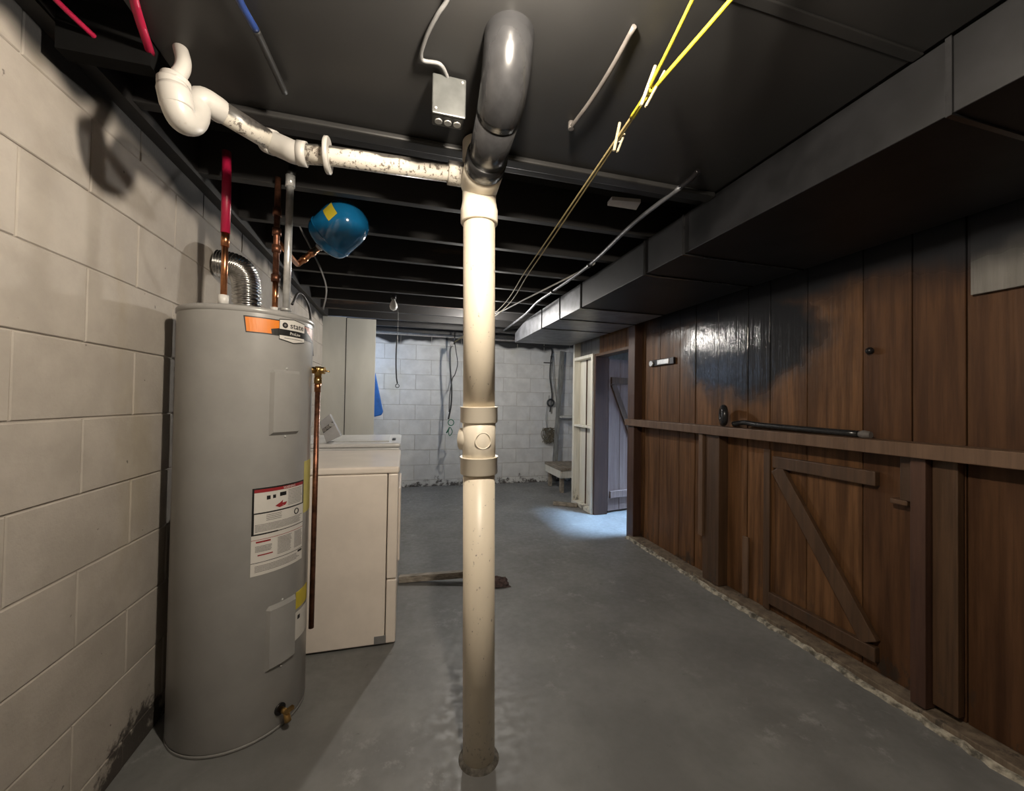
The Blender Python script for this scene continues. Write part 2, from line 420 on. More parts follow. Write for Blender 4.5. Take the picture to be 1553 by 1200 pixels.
# ------------------------------------------------------------------ plank wall on the right
DY0, DY1, DZ = 3.19, 3.90, 1.70                  # doorway
wr = struct(MB().box(XR+.024, XR+.034, YN, DY0, 0, 2.28).box(XR+.024, XR+.034, DY0, DY1, DZ+.03, 2.28).box(XR+.024, XR+.034, DY1, 4.42, 0, 2.28).build('wall_right', 'post_dark'))
yb = [3.19, 3.05, 2.832, 2.589, 2.42, 2.207, 1.966, 1.815, 1.597, 1.335, 1.152, .987, .80, .60, .41, .2, 0, -.25, -.5, -.75, -1.0, -1.4]
for i in range(len(yb)-1):
    j = random.uniform(-.003, .003)
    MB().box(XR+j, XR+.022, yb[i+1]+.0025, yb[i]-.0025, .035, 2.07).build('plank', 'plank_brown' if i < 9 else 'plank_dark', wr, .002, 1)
for i, (a, b) in enumerate(((3.19, 3.37), (3.37, 3.55), (3.55, 3.72), (3.72, 3.90), (3.90, 4.09), (4.09, 4.28), (4.28, 4.42))):
    MB().box(XR+random.uniform(-.003, .003), XR+.022, a+.002, b-.002, DZ+.035, 2.07).build('plank', 'plank_brown' if i < 4 else 'shaded_white', wr, .002, 1)
# post, girt, studs, sill
MB().box(PX-.002, PX+.078, 3.085, 3.19, 0, 2.07).build('post', 'post_dark', wr, .004)
MB().box(PX-.03, XR-.004, -1.2, 3.19, 1.005, 1.062).build('girt', 'girt_brown', wr, .003)
MB().box(PX+.004, XR-.004, 2.112, 2.252, .04, 1.005).build('stud', 'stud_brown', wr, .003)
MB().box(PX-.014, PX+.03, 2.238, 2.276, .32, 1.005).build('batten', 'girt_brown', wr, .003)
MB().box(PX+.002, XR-.004, 1.066, 1.115, .04, 1.005).build('stud', 'post_dark', wr, .003)
MB().box(PX+.03, XR-.004, 1.118, 1.165, .82, 1.005).build('cleat', 'stud_brown', wr, .003)
MB().box(PX+.03, XR-.004, 1.14, 1.20, .80, .82).build('cleat', 'stud_brown', wr, .003)
MB().box(PX+.002, XR-.004, -.10, -.05, .04, 1.005).build('stud', 'stud_brown', wr, .003)
MB().box(PX+.036, XR-.006, .99, 1.064, .06, 1.0).build('batten', 'stud_brown', wr, .003)
# hatch boards with their Z-brace
MB().box(XR-.034, XR-.004, 1.264, 1.768, .853, .918).build('ledge_board', 'stud_brown', wr, .004)
MB().beam((XR-.019, 1.745, .85), (XR-.019, 1.29, .16), (1, 0, 0), .075, .028).build('brace_board', 'stud_brown', wr, .003)
MB().box(XR-.034, XR-.004, 1.264, 1.79, .085, .15).build('ledge_board', 'stud_brown', wr, .004)
MB().box(XR-.016, XR-.004, 1.80, 1.84, .04, .95).build('cover_strip', 'stud_brown', wr, .002)
MB().box(XR-.016, XR-.004, 1.945, 1.985, .04, .40).build('cover_strip', 'girt_brown', wr, .002)
MB().box(PX-.005, XR+.02, -1.2, 3.15, 0, .035).build('sill_plate', 'sill_wood', wr, .004)
# ragged pale strip of old caulk along the foot of the sill
m_ = MB(); n = 150; A_ = []
for i in range(n+1):
    y = -.6+3.75*i/n; jx, jz = random.uniform(-.010, .010), random.uniform(-.007, .010)
    A_ += [(PX-.032+jx, y, 0), (PX-.022+jx*.6, y, .013+jz), (PX-.006, y, .016+jz*.6), (PX-.004, y, 0)]
m_.add(A_, [(4*i+j, 4*i+j+1, 4*i+5+j, 4*i+4+j) for i in range(n) for j in range(3)])
m_.build('caulk_strip', 'caulk', wr)
# pale board panel high on the wall
MB().box(XR-.022, XR-.005, -.4, .965, 1.62, 1.99).build('pale_board', 'shaded_white', wr, .002)
MB().ball((XR-.012, 1.30, 1.455), .016).build('knob', 'dark_metal', wr)

# doorway: jambs, head, white boarded end of the wall
t1 = struct(MB().box(PX+.02, XR+.10, DY1-.028, DY1, 0, DZ+.03).build('trim_1', 'post_dark', None, .004))
t2 = struct(MB().box(PX+.02, XR+.06, DY0, DY1-.028, DZ, DZ+.03).build('trim_2', 'stud_brown', None, .004))
t3 = struct(MB().box(XR+.034, XR+.10, DY0-.03, DY0, 0, DZ).build('trim_3', 'post_dark', None, .004))
ew = struct(MB().box(XR+.004, XR+.022, DY1+.002, 4.42, 0, 1.735).build('wall_end', 'white_board'))
MB().box(PX, XR+.002, 4.378, 4.42, 0, 2.07).build('stud', 'white_board', ew, .003)
MB().box(PX, XR+.002, DY1+.001, DY1+.045, 0, 1.735).build('stud', 'white_board', ew, .003)
MB().box(PX, XR+.002, DY1+.046, 4.377, .0, .04).build('sill_plate', 'white_board', ew, .003)
MB().box(PX, XR+.002, DY1+.046, 4.377, 1.70, 1.735).build('rail', 'white_board', ew, .003)
MB().box(PX+.005, XR+.002, DY1+.046, 4.377, .92, .945).build('shelf', 'white_board', ew, .003)
MB().box(XR-.012, XR+.003, 4.19, 4.194, .04, 1.70).build('board_joint', 'post_dark', ew)
tag(MB().beam((1.70, 4.36, .022), (1.93, 4.20, .022), (0, 0, 1), .05, .04).build('wood_offcut', 'bench_wood', None, .004), 'short grey wood offcut lying on the floor by the white boarded wall end', 'wood scrap')

# door leaf standing open into the side room
d1 = struct(thing('door_1', 'ledged plank door with diagonal brace standing open into the side room', 'door', (XR+.115, DY1+.02, 0)))
du = Vector((.975, .22, 0)).normalized(); dn = Vector((du.y, -du.x, 0))   # along the leaf, and its face normal (towards the room)
base = Vector((XR+.115, DY1+.02, 0))
for i in range(4):
    a, b = .01+.165*i, .01+.165*(i+1)-.005
    MB().obox(base+du*((a+b)/2)+Vector((0, 0, .855)), du*((b-a)/2), dn*.010, Vector((0, 0, .835))).build('board', 'door_plank', d1, .002, 1)
for z in (.20, 1.45):
    MB().obox(base+du*.34+dn*.022+Vector((0, 0, z)), du*.31, dn*.012, Vector((0, 0, .038))).build('ledge', 'stud_brown' if z > 1 else 'door_plank', d1, .003)
MB().beam(base+du*.06+dn*.022+Vector((0, 0, 1.41)), base+du*.62+dn*.022+Vector((0, 0, .25)), dn, .07, .022).build('brace', 'stud_brown', d1, .003)
MB().cyl(base+du*.005+dn*.0+Vector((0, 0, 1.25)), base+du*.005+Vector((0, 0, 1.33)), .010, 10).build('hinge', 'dark_metal', d1)

# alcove behind the white wall end
bn = thing('bench', 'rough low wooden bench against the back block wall', 'bench', (2.32, 5.2, 0))
for i in range(3):
    MB().box(1.98, 2.9, 4.86+.20*i, 5.055+.20*i, .30, .335).build('seat_board', 'bench_wood', bn, .004)
for x_ in (2.03, 2.82):
    for y_ in (4.92, 5.36): MB().box(x_-.025, x_+.025, y_-.025, y_+.025, 0, .30).build('leg', 'bench_wood', bn, .003)
MB().box(1.985, 2.015, 4.87, 5.44, .20, .30).build('apron', 'white_board', bn, .003)
MB().box(2.02, 2.88, 4.87, 4.89, .20, .30).build('apron', 'white_board', bn, .003)
tag(MB().beam((2.14, 5.50, .005), (2.30, 5.615, 1.98), (0, 1, 0), .07, .03).build('leaning_board', 'grey_board', None, .003), 'tall grey board leaning on the back wall behind the bench', 'board')
sf = tag(MB().box(2.24, 2.9, 5.44, 5.648, .97, 1.0).build('wall_shelf', 'cabinet_paint', None, .003), 'narrow grey shelf fixed to the back wall above the bench', 'shelf')

# ------------------------------------------------------------------ sheet-metal duct along the right
X0, X1, ZD0, ZD1 = 1.22, 1.93, 1.89, 2.072
duct = thing('air_duct', 'long rectangular sheet metal duct hung below the joists along the plank wall', 'duct', (1.55, 1.8, ZD0))
sy = [pX(822, 480, X0).y, pX(849, 475, X0).y, pX(881, 460, X0).y, pX(978, 410, X0).y, pX(1037, 370, X0).y, .62, -.4, -1.38]
yend = pX(781, 516, X0).y
prof = [(X0, sy[0]+.004, ZD0), (X0, yend, ZD0), (X0, yend, ZD1-.075)]
for i in range(1, 7):
    a = i/6; prof.append((X0, yend-(yend-sy[0])*.62*a, ZD1-.075+.075*math.sin(a*math.pi/2)))
prof.append((X0, sy[0]+.004, ZD1))
MB().prism(prof, (X1-X0, 0, 0)).build('end_section', 'galvanised', duct, .003)
for i in range(len(sy)-1):
    MB().box(X0, X1, sy[i+1]+.004, sy[i]-.004, ZD0, ZD1).build('duct_section', 'galvanised' if i < 2 else 'duct_dark', duct, .003)
    MB().box(X0-.006, X1, sy[i]-.006, sy[i]+.006, ZD0-.006, ZD1).build('drive_cleat', 'black_pipe', duct)

cond = [pZ(1032, 284, 2.055), pZ(960, 340, 2.055), pZ(894, 402, 2.055), pZ(838, 442, 2.05), pZ(815, 458, 2.045), pZ(795, 478, 2.03), pX(780, 500, 1.30)+Vector((0, .1, 0))]
cond = [Vector((min(p.x, 1.19), p.y, p.z)) for p in cond]
ct = thing('conduit', 'thin bare conduit strapped beside the top of the sheet metal duct', 'conduit', cond[0])
MB().tube(smooth_path(cond, 8), .010, 10).build('tube', 'galvanised', ct)
for i in (2, 3):
    p = cond[i]; MB().cyl(p+Vector((0, -.012, 0)), p+Vector((0, .012, 0)), .015, 12).build('strap', 'dark_metal', ct)
p = cond[0]
MB().tube(smooth_path([p, p+Vector((.0, -.06, .0)), p+Vector((0, -.10, .01))], 5), .010, 10).build('elbow', 'dark_metal', ct)
wp = [pZ(893, 405, 2.07), pZ(800, 452, 2.05), pZ(752, 475, 2.03)]
tag(MB().tube(smooth_path([wp[0]+Vector((0, 0, .02)), wp[0], wp[1], wp[2], wp[2]+Vector((-.2, .25, .03))], 8), .006, 8).build('ceiling_cable', 'cable_white'), 'pale cable stapled slantwise under the joists behind the yellow line', 'cable')

# ------------------------------------------------------------------ lamps
def lamp(name, label, x, y, zc, bulb_mat, cord=None):
    o = thing(name, label, 'lamp', (x, y, zc))
    MB().lathe([(.001, 0), (.055, 0), (.055, -.012), (.036, -.03), (.024, -.045), (.022, -.06), (.001, -.06)], (x, y, zc), 24).build('socket', 'porcelain', o)
    MB().lathe([(.012, -.055), (.013, -.07), (.022, -.088), (.0295, -.108), (.029, -.122), (.020, -.138), (.001, -.145)], (x, y, zc), 24).build('bulb', bulb_mat, o)
    if cord:
        MB().tube([(x+.03, y-.02, zc-.03), (x+.032, y-.02, zc-cord)], .0015, 6).build('pull_chain', 'steel', o)
    return o
lamp('ceiling_lamp', 'lit bare bulb in a porcelain socket on the black ceiling board above the camera', .185, .51, 2.075, 'bulb_near')
lamp('ceiling_lamp', 'lit bare bulb under the joists hidden behind the cream plastic stack', .70, 3.92, 2.09, 'bulb_back')
o = thing('pull_lamp', 'small unlit bulb hanging with a long dark pull cord near the closet boards', 'lamp', pZ(597, 448, 2.09))
p = pZ(597, 448, 2.09)
MB().cyl(p, p+Vector((0, 0, -.035)), .022, 14).build('socket', 'dark_metal', o)
b_ = p+Vector((.0, 0, -.035))
MB().lathe([(.012, 0), (.016, -.012), (.030, -.04), (.034, -.062), (.026, -.085), (.001, -.098)], b_, 20).build('bulb', 'bulb_off', o)
q = [p+Vector((.035, 0, -.02)), p+Vector((.04, 0, -.25)), p+Vector((.03, 0, -.50)), p+Vector((.035, .01, -.68)), p+Vector((.045, .01, -.75))]
MB().tube(smooth_path(q, 6), [.002]*9+[.006]*(len(smooth_path(q, 6))-9), 6).build('pull_cord', 'cable_black', o)
MB().torus(q[-1]+Vector((0, 0, -.02)), (0, 1, 0), .015, .003, 14, 6).build('cord_ring', 'cable_black', o)

# ------------------------------------------------------------------ drain stack
SB, ST = Vector((.262, 1.327, 0)), Vector((.230, 1.312, 1.80))
def S(z): return SB+(ST-SB)*(z/1.8)
def zS(y): return pY(727, y, 1.32).z
stack = thing('drain_stack', 'cream plastic drain stack standing on the grey floor beside the dryer', 'pipe', SB)
z1, z2, z3, z4, z5, z6 = zS(718), zS(692), zS(641), zS(617), zS(343), zS(322)
MB().tube([S(.0), S(z1+.01)], .0535, 40).build('pipe', 'pvc_cream', stack)
MB().tube([S(z4-.01), S(z5+.01)], .0535, 40).build('pipe', 'pvc_cream', stack)
cb = MB().tube([S(z1+.005), S(z4-.005)], .0555, 40).build('cleanout_body', 'pvc_fitting', stack)
for a, b in ((z1, z2), (z3, z4)):
    MB().tube([S(a), S(a+.003), S(b-.004), S(b-.002), S(b)], [.060, .0625, .0625, .0645, .0640], 40).build('coupling', 'pvc_fitting', stack)
cm = S((z2+z3)/2); dv = Vector((-.88, .47, 0))
MB().cyl(cm, cm+dv*.064, .038, 30).build('cleanout_hub', 'pvc_fitting', stack)
fv = Vector((.06, -1, 0)).normalized()
MB().torus(cm+fv*.0545, fv, .026, .0022, 30, 8).build('moulded_ring', 'pvc_fitting', cb)
MB().lathe([(.068, 0), (.063, .006), (.056, .011), (.052, .013)], S(0), 32).build('floor_collar', 'grout', stack)
tee = MB().tube([S(z5+.002), S(z5+.006), S(z6), S(z6+.006), S(z6+.03), S(2.07)], [.0600, .0625, .0625, .0605, .0565, .0565], 40).build('tee', 'pvc_fitting', stack)
zb = pY(690, 266, 1.32).z
bs = S(zb)
MB().cyl(bs, bs+Vector((-.105, 0, 0)), .037, 28).build('branch_hub', 'pvc_branch', stack)
bt = S(1.925)
bd = Vector((-.01, -1, .11)).normalized()
MB().tube([bt, bt+bd*.088, bt+bd*.092, bt+bd*.096], [.0625, .0625, .060, .056], 40).build('inlet_hub', 'pvc_fitting', stack)

soil = thing('soil_pipe', 'big glossy black painted drain pipe running from the stack up into the ceiling', 'pipe', bt+bd*.10)
e0 = bt+bd*.30
MB().tube([bt+bd*.086, e0], .0572, 40).build('pipe', 'black_pipe', soil)
el = [e0]; 
for i in range(1, 9):
    a = i/8*math.radians(72); el.append(e0+bd*(.10*math.sin(a))+Vector((0, 0, 1))*(.10*(1-math.cos(a))))
el.append(el[-1]+Vector((0, -.02, .06)))
MB().tube(el, .0600, 36).build('elbow', 'black_pipe', soil)
MB().tube([bt+bd*.096, bt+bd*.10, bt+bd*.145, bt+bd*.149], [.058, .063, .063, .058], 40).build('collar', 'black_pipe', soil)

# branch, elbow and trap
br = thing('branch_drain', 'speckled cream branch drain with a trap running left from the stack', 'pipe', bs+Vector((-.1, 0, 0)))
ringp = pY(497, 236, 1.325); elb = pY(446, 231, 1.33)
r_ = .0285
MB().tube([bs+Vector((-.08, 0, 0)), ringp, elb+Vector((.02, 0, -.001))], r_, 28).build('pipe', 'pvc_branch', br)
rd = (ringp-bs).normalized()
MB().tube([ringp-rd*.007, ringp-rd*.005, ringp+rd*.005, ringp+rd*.007], [.050, .053, .053, .050], 32).build('ring', 'pvc_trap', br)
a1 = pD(392, 207, 1.215); a2 = pD(326, 163, 1.055)
MB().tube(smooth_path([elb+Vector((.032, 0, -.001)), elb+Vector((.0, 0, 0)), elb+(a1-elb)*.22, elb+(a1-elb)*.72], 6), .0330, 28).build('elbow', 'pvc_trap', br)
MB().tube([elb+Vector((.010, 0, 0)), elb+Vector((.036, 0, -.001))], .0355, 28).build('elbow_hub', 'pvc_trap', br)
MB().tube([elb+(a1-elb)*.55, elb+(a1-elb)*.78], .0355, 28).build('elbow_hub', 'pvc_trap', br)
MB().tube([elb+(a1-elb)*.6, a2], r_, 28).build('trap_arm', 'pvc_branch', br)
pts = [a2+(a1-a2)*.10, a2, pD(308, 153, 1.03), pD(298, 160, 1.02), pD(295, 176, 1.01), pD(288, 184, .985), pD(277, 181, .96), pD(269, 165, .945), pD(264, 143, .94), pD(263, 125, .94)]
MB().tube(smooth_path(pts, 6), .0315, 28).build('trap', 'pvc_trap', br)
MB().tube([pD(269.5, 166, .945), pD(269, 162, .945), pD(264, 139, .94), pD(263.5, 135, .94)], [.0318, .0340, .0340, .0318], 24).build('trap_nut', 'pvc_trap', br)
MB().tube(smooth_path([pD(265, 130, .94), pD(268, 118, .945), pD(276, 106, .955), pD(278, 92, .97), pD(273, 72, 1.0)], 6), [.030]*5+[.024, .020]+[.016]*18, 24).build('tailpiece', 'pvc_trap', br)

# ------------------------------------------------------------------ water heater
HC = Vector((-.592, 1.762, 0)); HR = .2215; HT = 1.518
heater = thing('water_heater', 'tall grey electric water heater with orange badge and white warning label', 'water heater', HC)
MB().lathe([(HR-.004, .0), (HR-.002, .012), (HR, .016), (HR, HT-.021)], HC, 96).lathe([(HR, .0), (.001, .0)], HC, 96).build('jacket', 'heater_grey', heater)
MB().lathe([(HR, HT-.022), (HR+.003, HT-.020), (HR+.003, HT-.006), (HR-.002, HT-.001), (HR-.014, HT), (.001, HT+.006)], HC, 96).build('top_pan', 'heater_grey', heater)
MB().lathe([(HR-.02, 0), (HR+.0012, 0), (HR+.0012, .010), (HR, .012)], HC, 96).build('bottom_pan', 'heater_grey', heater)
def cylp(x, y, off=0):                           # photo direction -> (angle, z) on the jacket
    r = ray(x, y); a = r.x**2+r.y**2; b = -2*(r.x*HC.x+r.y*HC.y); c = HC.x**2+HC.y**2-(HR+off)**2
    D = b*b-4*a*c
    tt = (-b-math.sqrt(max(D, 0)))/(2*a); q = CAM+r*tt; return math.atan2(q.y-HC.y, q.x-HC.x), q.z
def cylv(a, z, r): return Vector((HC.x+r*math.cos(a), HC.y+r*math.sin(a), z))
def patch_az(m_, corners, r0, thick, n=14):      # corners (a,z): TL TR BR BL
    TL, TR, BR, BL = corners; Vt = []; Fs = []
    for i in range(n+1):
        u = i/n
        ta = TL[0]+(TR[0]-TL[0])*u; tz = TL[1]+(TR[1]-TL[1])*u; ba = BL[0]+(BR[0]-BL[0])*u; bz = BL[1]+(BR[1]-BL[1])*u
        Vt += [cylv(ta, tz, r0), cylv(ta, tz, r0+thick), cylv(ba, bz, r0+thick), cylv(ba, bz, r0)]
    for i in range(n):
        for j in range(4): Fs.append((4*i+j, 4*i+(j+1) % 4, 4*i+4+(j+1) % 4, 4*i+4+j))
    Fs += [(0, 1, 2, 3), (4*n+3, 4*n+2, 4*n+1, 4*n)]
    return m_.add(Vt, Fs)
def rect_az(m_, a0, a1, z0, z1, r0, th=.0006, n=10): return patch_az(m_, [(a0, z1), (a1, z1), (a1, z0), (a0, z0)], r0, th, n)
def text_on(parent, name, s, a0, z0, height, width, mat, r0):
    cu = bpy.data.curves.new('txt', 'FONT'); cu.body = s; cu.resolution_u = 3; cu.offset = .012
    ob = bpy.data.objects.new('txt', cu); COL.objects.link(ob)
    dg = bpy.context.evaluated_depsgraph_get(); me = bpy.data.meshes.new_from_object(ob.evaluated_get(dg))
    vs_ = [v.co.copy() for v in me.vertices]; fs = [tuple(p.vertices) for p in me.polygons]
    bpy.data.objects.remove(ob)
    xm = max(v.x for v in vs_); xn = min(v.x for v in vs_); ym = max(v.y for v in vs_); yn = min(v.y for v in vs_)
    mm = MB().add([cylv(a0+(v.x-xn)/(xm-xn)*width/HR, z0+(v.y-yn)/(ym-yn)*height, r0) for v in vs_], fs)
    return mm.build(name, mat, parent)

# badge band
aL, zt = cylp(369, 478); aR, _ = cylp(474, 499)
aM0, _ = cylp(424, 490); aM1, _ = cylp(461, 495)
zb0 = cylp(376, 504)[1]; hb = zt-zb0
band = patch_az(MB(), [(aL, zt), (aR, zt), (aR, zb0), (aL+.035, zb0)], HR, .0008, 24).build('badge_band', 'print_black', heater)
patch_az(MB(), [(aL+.022, zt-.004), (aM0, zt-.004), (aM0, zt-hb*.52), (aL+.046, zb0+.004)], HR+.0009, .0003, 10).build('orange_field', 'print_orange', band)
patch_az(MB(), [(aL+.046, zb0+.004), (aL+.046, zb0+.0041), (aM0-.10, zt-hb*.52), (aM0-.08, zb0+.004)], HR+.0009, .0003, 4)
patch_az(MB(), [(aL+.034, zt-hb*.48), (aM0-.135, zt-hb*.48), (aM0-.115, zb0+.004), (aL+.046, zb0+.004)], HR+.0009, .0003, 6).build('orange_field', 'print_orange', band)
patch_az(MB(), [(aM1, zt-.004), (aR-.01, zt-.004), (aR-.01, zb0+.006), (aM1+.12, zb0+.03)], HR+.0009, .0003, 6).build('orange_field', 'print_brown', band)
# hexagonal badge with the maker's lettering
am = (aM0+aM1)/2; zt2 = zt+.006; zb2 = zb0-.016
bg = MB(); patch_az(bg, [(aM0-.006, zt2-.002), (am, zt2+.005), (am, zb2-.006), (aM0-.006, zb2+.004)], HR+.0010, .0006, 6)
patch_az(bg, [(am, zt2+.005), (aM1+.006, zt2-.002), (aM1+.006, zb2+.004), (am, zb2-.006)], HR+.0010, .0006, 6)
bgo = bg.build('badge_edge', 'print_black', band)
bg = MB(); patch_az(bg, [(aM0, zt2-.005), (am, zt2+.002), (am, zb2-.003), (aM0, zb2+.007)], HR+.0017, .0004, 6)
patch_az(bg, [(am, zt2+.002), (aM1, zt2-.005), (aM1, zb2+.007), (am, zb2-.003)], HR+.0017, .0004, 6)
bg.build('badge', 'print_white', band)
hz = zt2-zb2
rect_az(MB(), aM0, aM1, zb2+hz*.24, zb2+hz*.53, HR+.0021, .0004).build('badge_stripe', 'print_black', band)
wa = (aM1-aM0)*HR
text_on(band, 'lettering', 'state', aM0+(aM1-aM0)*.36, zb2+hz*.62, hz*.22, wa*.58, 'print_black', HR+.0027)
text_on(band, 'lettering', 'ProLine', aM0+(aM1-aM0)*.36, zb2+hz*.31, hz*.14, wa*.42, 'print_white', HR+.0027)
ca, cz_ = aM0+(aM1-aM0)*.18, zb2+hz*.72
MB().add([cylv(ca+math.cos(k*math.pi/8)*.0105/HR, cz_+math.sin(k*math.pi/8)*.0105, HR+.0026) for k in range(16)], [tuple(range(16))]).build('emblem', 'print_black', band)
MB().add([cylv(ca+math.cos(k*math.pi/6)*.0045/HR, cz_+math.sin(k*math.pi/6)*.0045, HR+.0029) for k in range(12)], [tuple(range(12))]).build('emblem_core', 'print_grey', band)
rect_az(MB(), aM0+(aM1-aM0)*.16, aM1-(aM1-aM0)*.1, zb2+hz*.12, zb2+hz*.15, HR+.0021, .0004).build('print_line', 'print_grey', band)

# warning label
c4 = [cylp(384, 741), cylp(459, 728), cylp(458, 846), cylp(378, 876)]
A0 = (c4[0][0]+c4[3][0])/2; A1 = (c4[1][0]+c4[2][0])/2; Z1 = (c4[0][1]+c4[1][1])/2; Z0 = (c4[2][1]+c4[3][1])/2
wlab = rect_az(MB(), A0, A1, Z0, Z1, HR, .0008, 20).build('warning_label', 'print_white', heater)
def la(u): return A0+(A1-A0)*u
def lz(v): return Z1+(Z0-Z1)*v
def lr(u0, u1, v0, v1, mat, name='print_block', k=1): return rect_az(MB(), la(u0), la(u1), lz(v1), lz(v0), HR+.0008*k+.0002, .0003, 8).build(name, mat, wlab)
lr(0, 1, 0, .035, 'print_black'); lr(0, .03, .03, .29, 'print_black'); lr(.97, 1, .03, .29, 'print_black'); lr(0, 1, .285, .30, 'print_black')
lr(.03, .97, .018, .055, 'print_red', 'print_block', 1.5)
text_on(wlab, 'lettering', 'WARNING', la(.50), lz(.05), .0085, .05, 'print_white', HR+.0020)
lr(0, .035, .30, .53, 'print_black'); lr(0, .42, .525, .54, 'print_black'); lr(.42, 1, .53, .538, 'print_black'); lr(0, 1, .59, .595, 'print_red'); lr(0, 1, .85, .856, 'print_black')
random.seed(3)
for u0, u1, v0, v1, k in ((.60, .95, .075, .27, 11), (.22, .50, .32, .40, 4), (.05, .98, .42, .51, 6), (.42, .70, .615, .82, 13), (.76, .98, .615, .82, 13), (.06, .34, .665, .74, 5), (.06, .92, .89, .97, 5)):
    for i in range(k):
        v = v0+(v1-v0)*i/k; lr(u0, u1-random.random()*.12*(u1-u0), v, v+.0065, 'print_grey', 'print_line')
lr(.07, .30, .61, .628, 'print_red'); lr(.10, .34, .765, .778, 'print_red')
lr(.22, .28, .10, .145, 'print_black'); lr(.32, .37, .10, .14, 'print_black'); lr(.44, .56, .085, .13, 'print_black')
hand = [(.36, .235), (.45, .205), (.50, .18), (.49, .215), (.58, .21), (.55, .245), (.44, .262)]
MB().add([cylv(la(u), lz(v), HR+.0012) for u, v in hand], [tuple(range(len(hand)))]).build('pictogram', 'print_red', wlab)
MB().torus(cylv(la(.80), lz(.365), HR+.0012), (math.cos(la(.8)), math.sin(la(.8)), 0), .010, .0018, 18, 6).build('mark', 'print_black', wlab)
lr(.86, .98, .865, .89, 'print_black')
# side stickers
def sticker(x0, y0, x1, y1, x2, y2, x3, y3, mat, name):
    cs = [cylp(x0, y0), cylp(x1, y1), cylp(x2, y2), cylp(x3, y3)]
    a0 = (cs[0][0]+cs[3][0])/2; zz1 = (cs[0][1]); zz0 = cs[3][1]
    return rect_az(MB(), a0, a0+.42, zz0, zz1, HR, .0008).build(name, mat, heater), a0, zz0, zz1
sticker(461, 700, 466, 698, 465, 775, 460, 778, 'pale_yellow_paper', 'energy_label')
so, a0, zz0, zz1 = sticker(449, 899, 459, 890, 458, 918, 448, 925, 'yellow_paper', 'caution_sticker')
so, a0, zz0, zz1 = sticker(448, 930, 458, 924, 456, 966, 447, 972, 'print_white', 'rating_sticker')
rect_az(MB(), a0+.05, a0+.12, zz1-.03, zz1-.015, HR+.001, .0003).build('print_block', 'print_black', so)
# access panels (raised, with bevelled margin)
def access(x0, y0, x1, y1, yb_, name):
    a0, zt_ = cylp(x0, y0); a1, _ = cylp(x1, y1); _, zb_ = cylp(x0, yb_); o_ = MB()
    n = 12; rows = [(zb_, 0), (zb_+.012, 1), (zt_-.012, 1), (zt_, 0)]
    V_ = []; Fs = []
    for z, up in rows:
        for i in range(n+1):
            u = i/n; edge = (i in (0, n)); a = a0+(a1-a0)*u
            if i == 1: a = a0+.045
            if i == n-1: a = a1-.045
            V_.append(cylv(a, z, HR+(.0 if edge or not up else .013)))
    for j in range(3):
        for i in range(n): Fs.append((j*(n+1)+i, j*(n+1)+i+1, (j+1)*(n+1)+i+1, (j+1)*(n+1)+i))
    o_.add(V_, Fs); pn = o_.build(name, 'panel_grey', heater)
    MB().ball(cylv((a0+a1)/2, zt_+.006, HR+.001), .004, 10).build('screw', 'steel', pn)
    MB().ball(cylv((a0+a1)/2, zb_-.006, HR+.001), .004, 10).build('screw', 'steel', pn)
    return pn
access(410, 560, 454, 560, 661, 'access_panel')
access(403, 922, 447, 905, 1020, 'access_panel')
# drain valve
a, z = cylp(424, 1075); dvn = cylv(a, z, HR); dr = Vector((math.cos(a), math.sin(a), 0))
dvl = MB().cyl(dvn-dr*.005, dvn+dr*.006, .020, 20).build('drain_valve', 'dark_metal', heater)
MB().tube([dvn, dvn+dr*.045], .0095, 14).tube([dvn+dr*.035, dvn+dr*.045+Vector((0, 0, -.03))], [.010, .012], 14).build('spout', 'brass', dvl)
MB().obox(dvn+dr*.05+Vector((0, 0, .012)), dr*.006, dr.cross(Vector((0, 0, 1)))*.016, Vector((0, 0, .006))).build('handle', 'brass', dvl)
# relief valve with its discharge pipe
tv = Vector((-.352, 1.800, pY(484, 562, 1.80).z))
rv = MB().tube([tv+Vector((-.05, -.02, 0)), tv], .014, 16).tube([tv+Vector((0, 0, -.03)), tv+Vector((0, 0, .005)), tv+Vector((0, 0, .016))], [.013, .016, .012], 16).build('relief_valve', 'brass', heater)
MB().tube([tv, tv+Vector((.026, -.004, 0))], .0145, 16).tube([tv+Vector((.02, 0, 0)), tv+Vector((.045, -.005, -.004))], .003, 8).build('lever', 'brass', rv)
MB().cyl(tv+Vector((0, 0, -.055)), tv+Vector((0, 0, -.03)), .0165, 6).build('union_nut', 'brass', rv)
MB().tube([tv+Vector((0, 0, -.05)), tv+Vector((-.001, 0, -.09))], .0125, 16).build('adapter', 'copper', rv)
MB().tube([tv+Vector((0, 0, -.08)), tv+Vector((-.003, -.004, -1.06))], .0105, 16).build('discharge_pipe', 'old_copper', heater)

# pipes that rise from the heater top
def rise(px_, y0, y1, Y): return pY(px_, y0, Y), pY(px_, y1, Y)
hb_ = pY(339, 456, 1.70); hz_ = HT+.004
cold = thing('supply_pipe', 'bright copper riser with red plastic tubing above on the grey heater top', 'pipe', (hb_.x, 1.70, hz_))
bx_ = hb_.x
MB().cyl((bx_, 1.70, hz_), (bx_, 1.70, hz_+.028), .0135, 16).build('nipple', 'steel', cold)
MB().cyl((bx_, 1.70, hz_+.024), (bx_, 1.70, hz_+.058), .0185, 6).build('union_nut', 'porcelain', cold)
zt1 = pY(343, 352, 1.70).z; zt0 = pY(345, 282, 1.70).z
MB().tube([(bx_, 1.70, hz_+.05), (bx_, 1.70, zt1+.01)], .0105, 16).build('copper_pipe', 'copper', cold)
MB().tube([(bx_, 1.70, zt1-.055), (bx_, 1.70, zt1-.005)], .0135, 16).build('adapter', 'copper', cold)
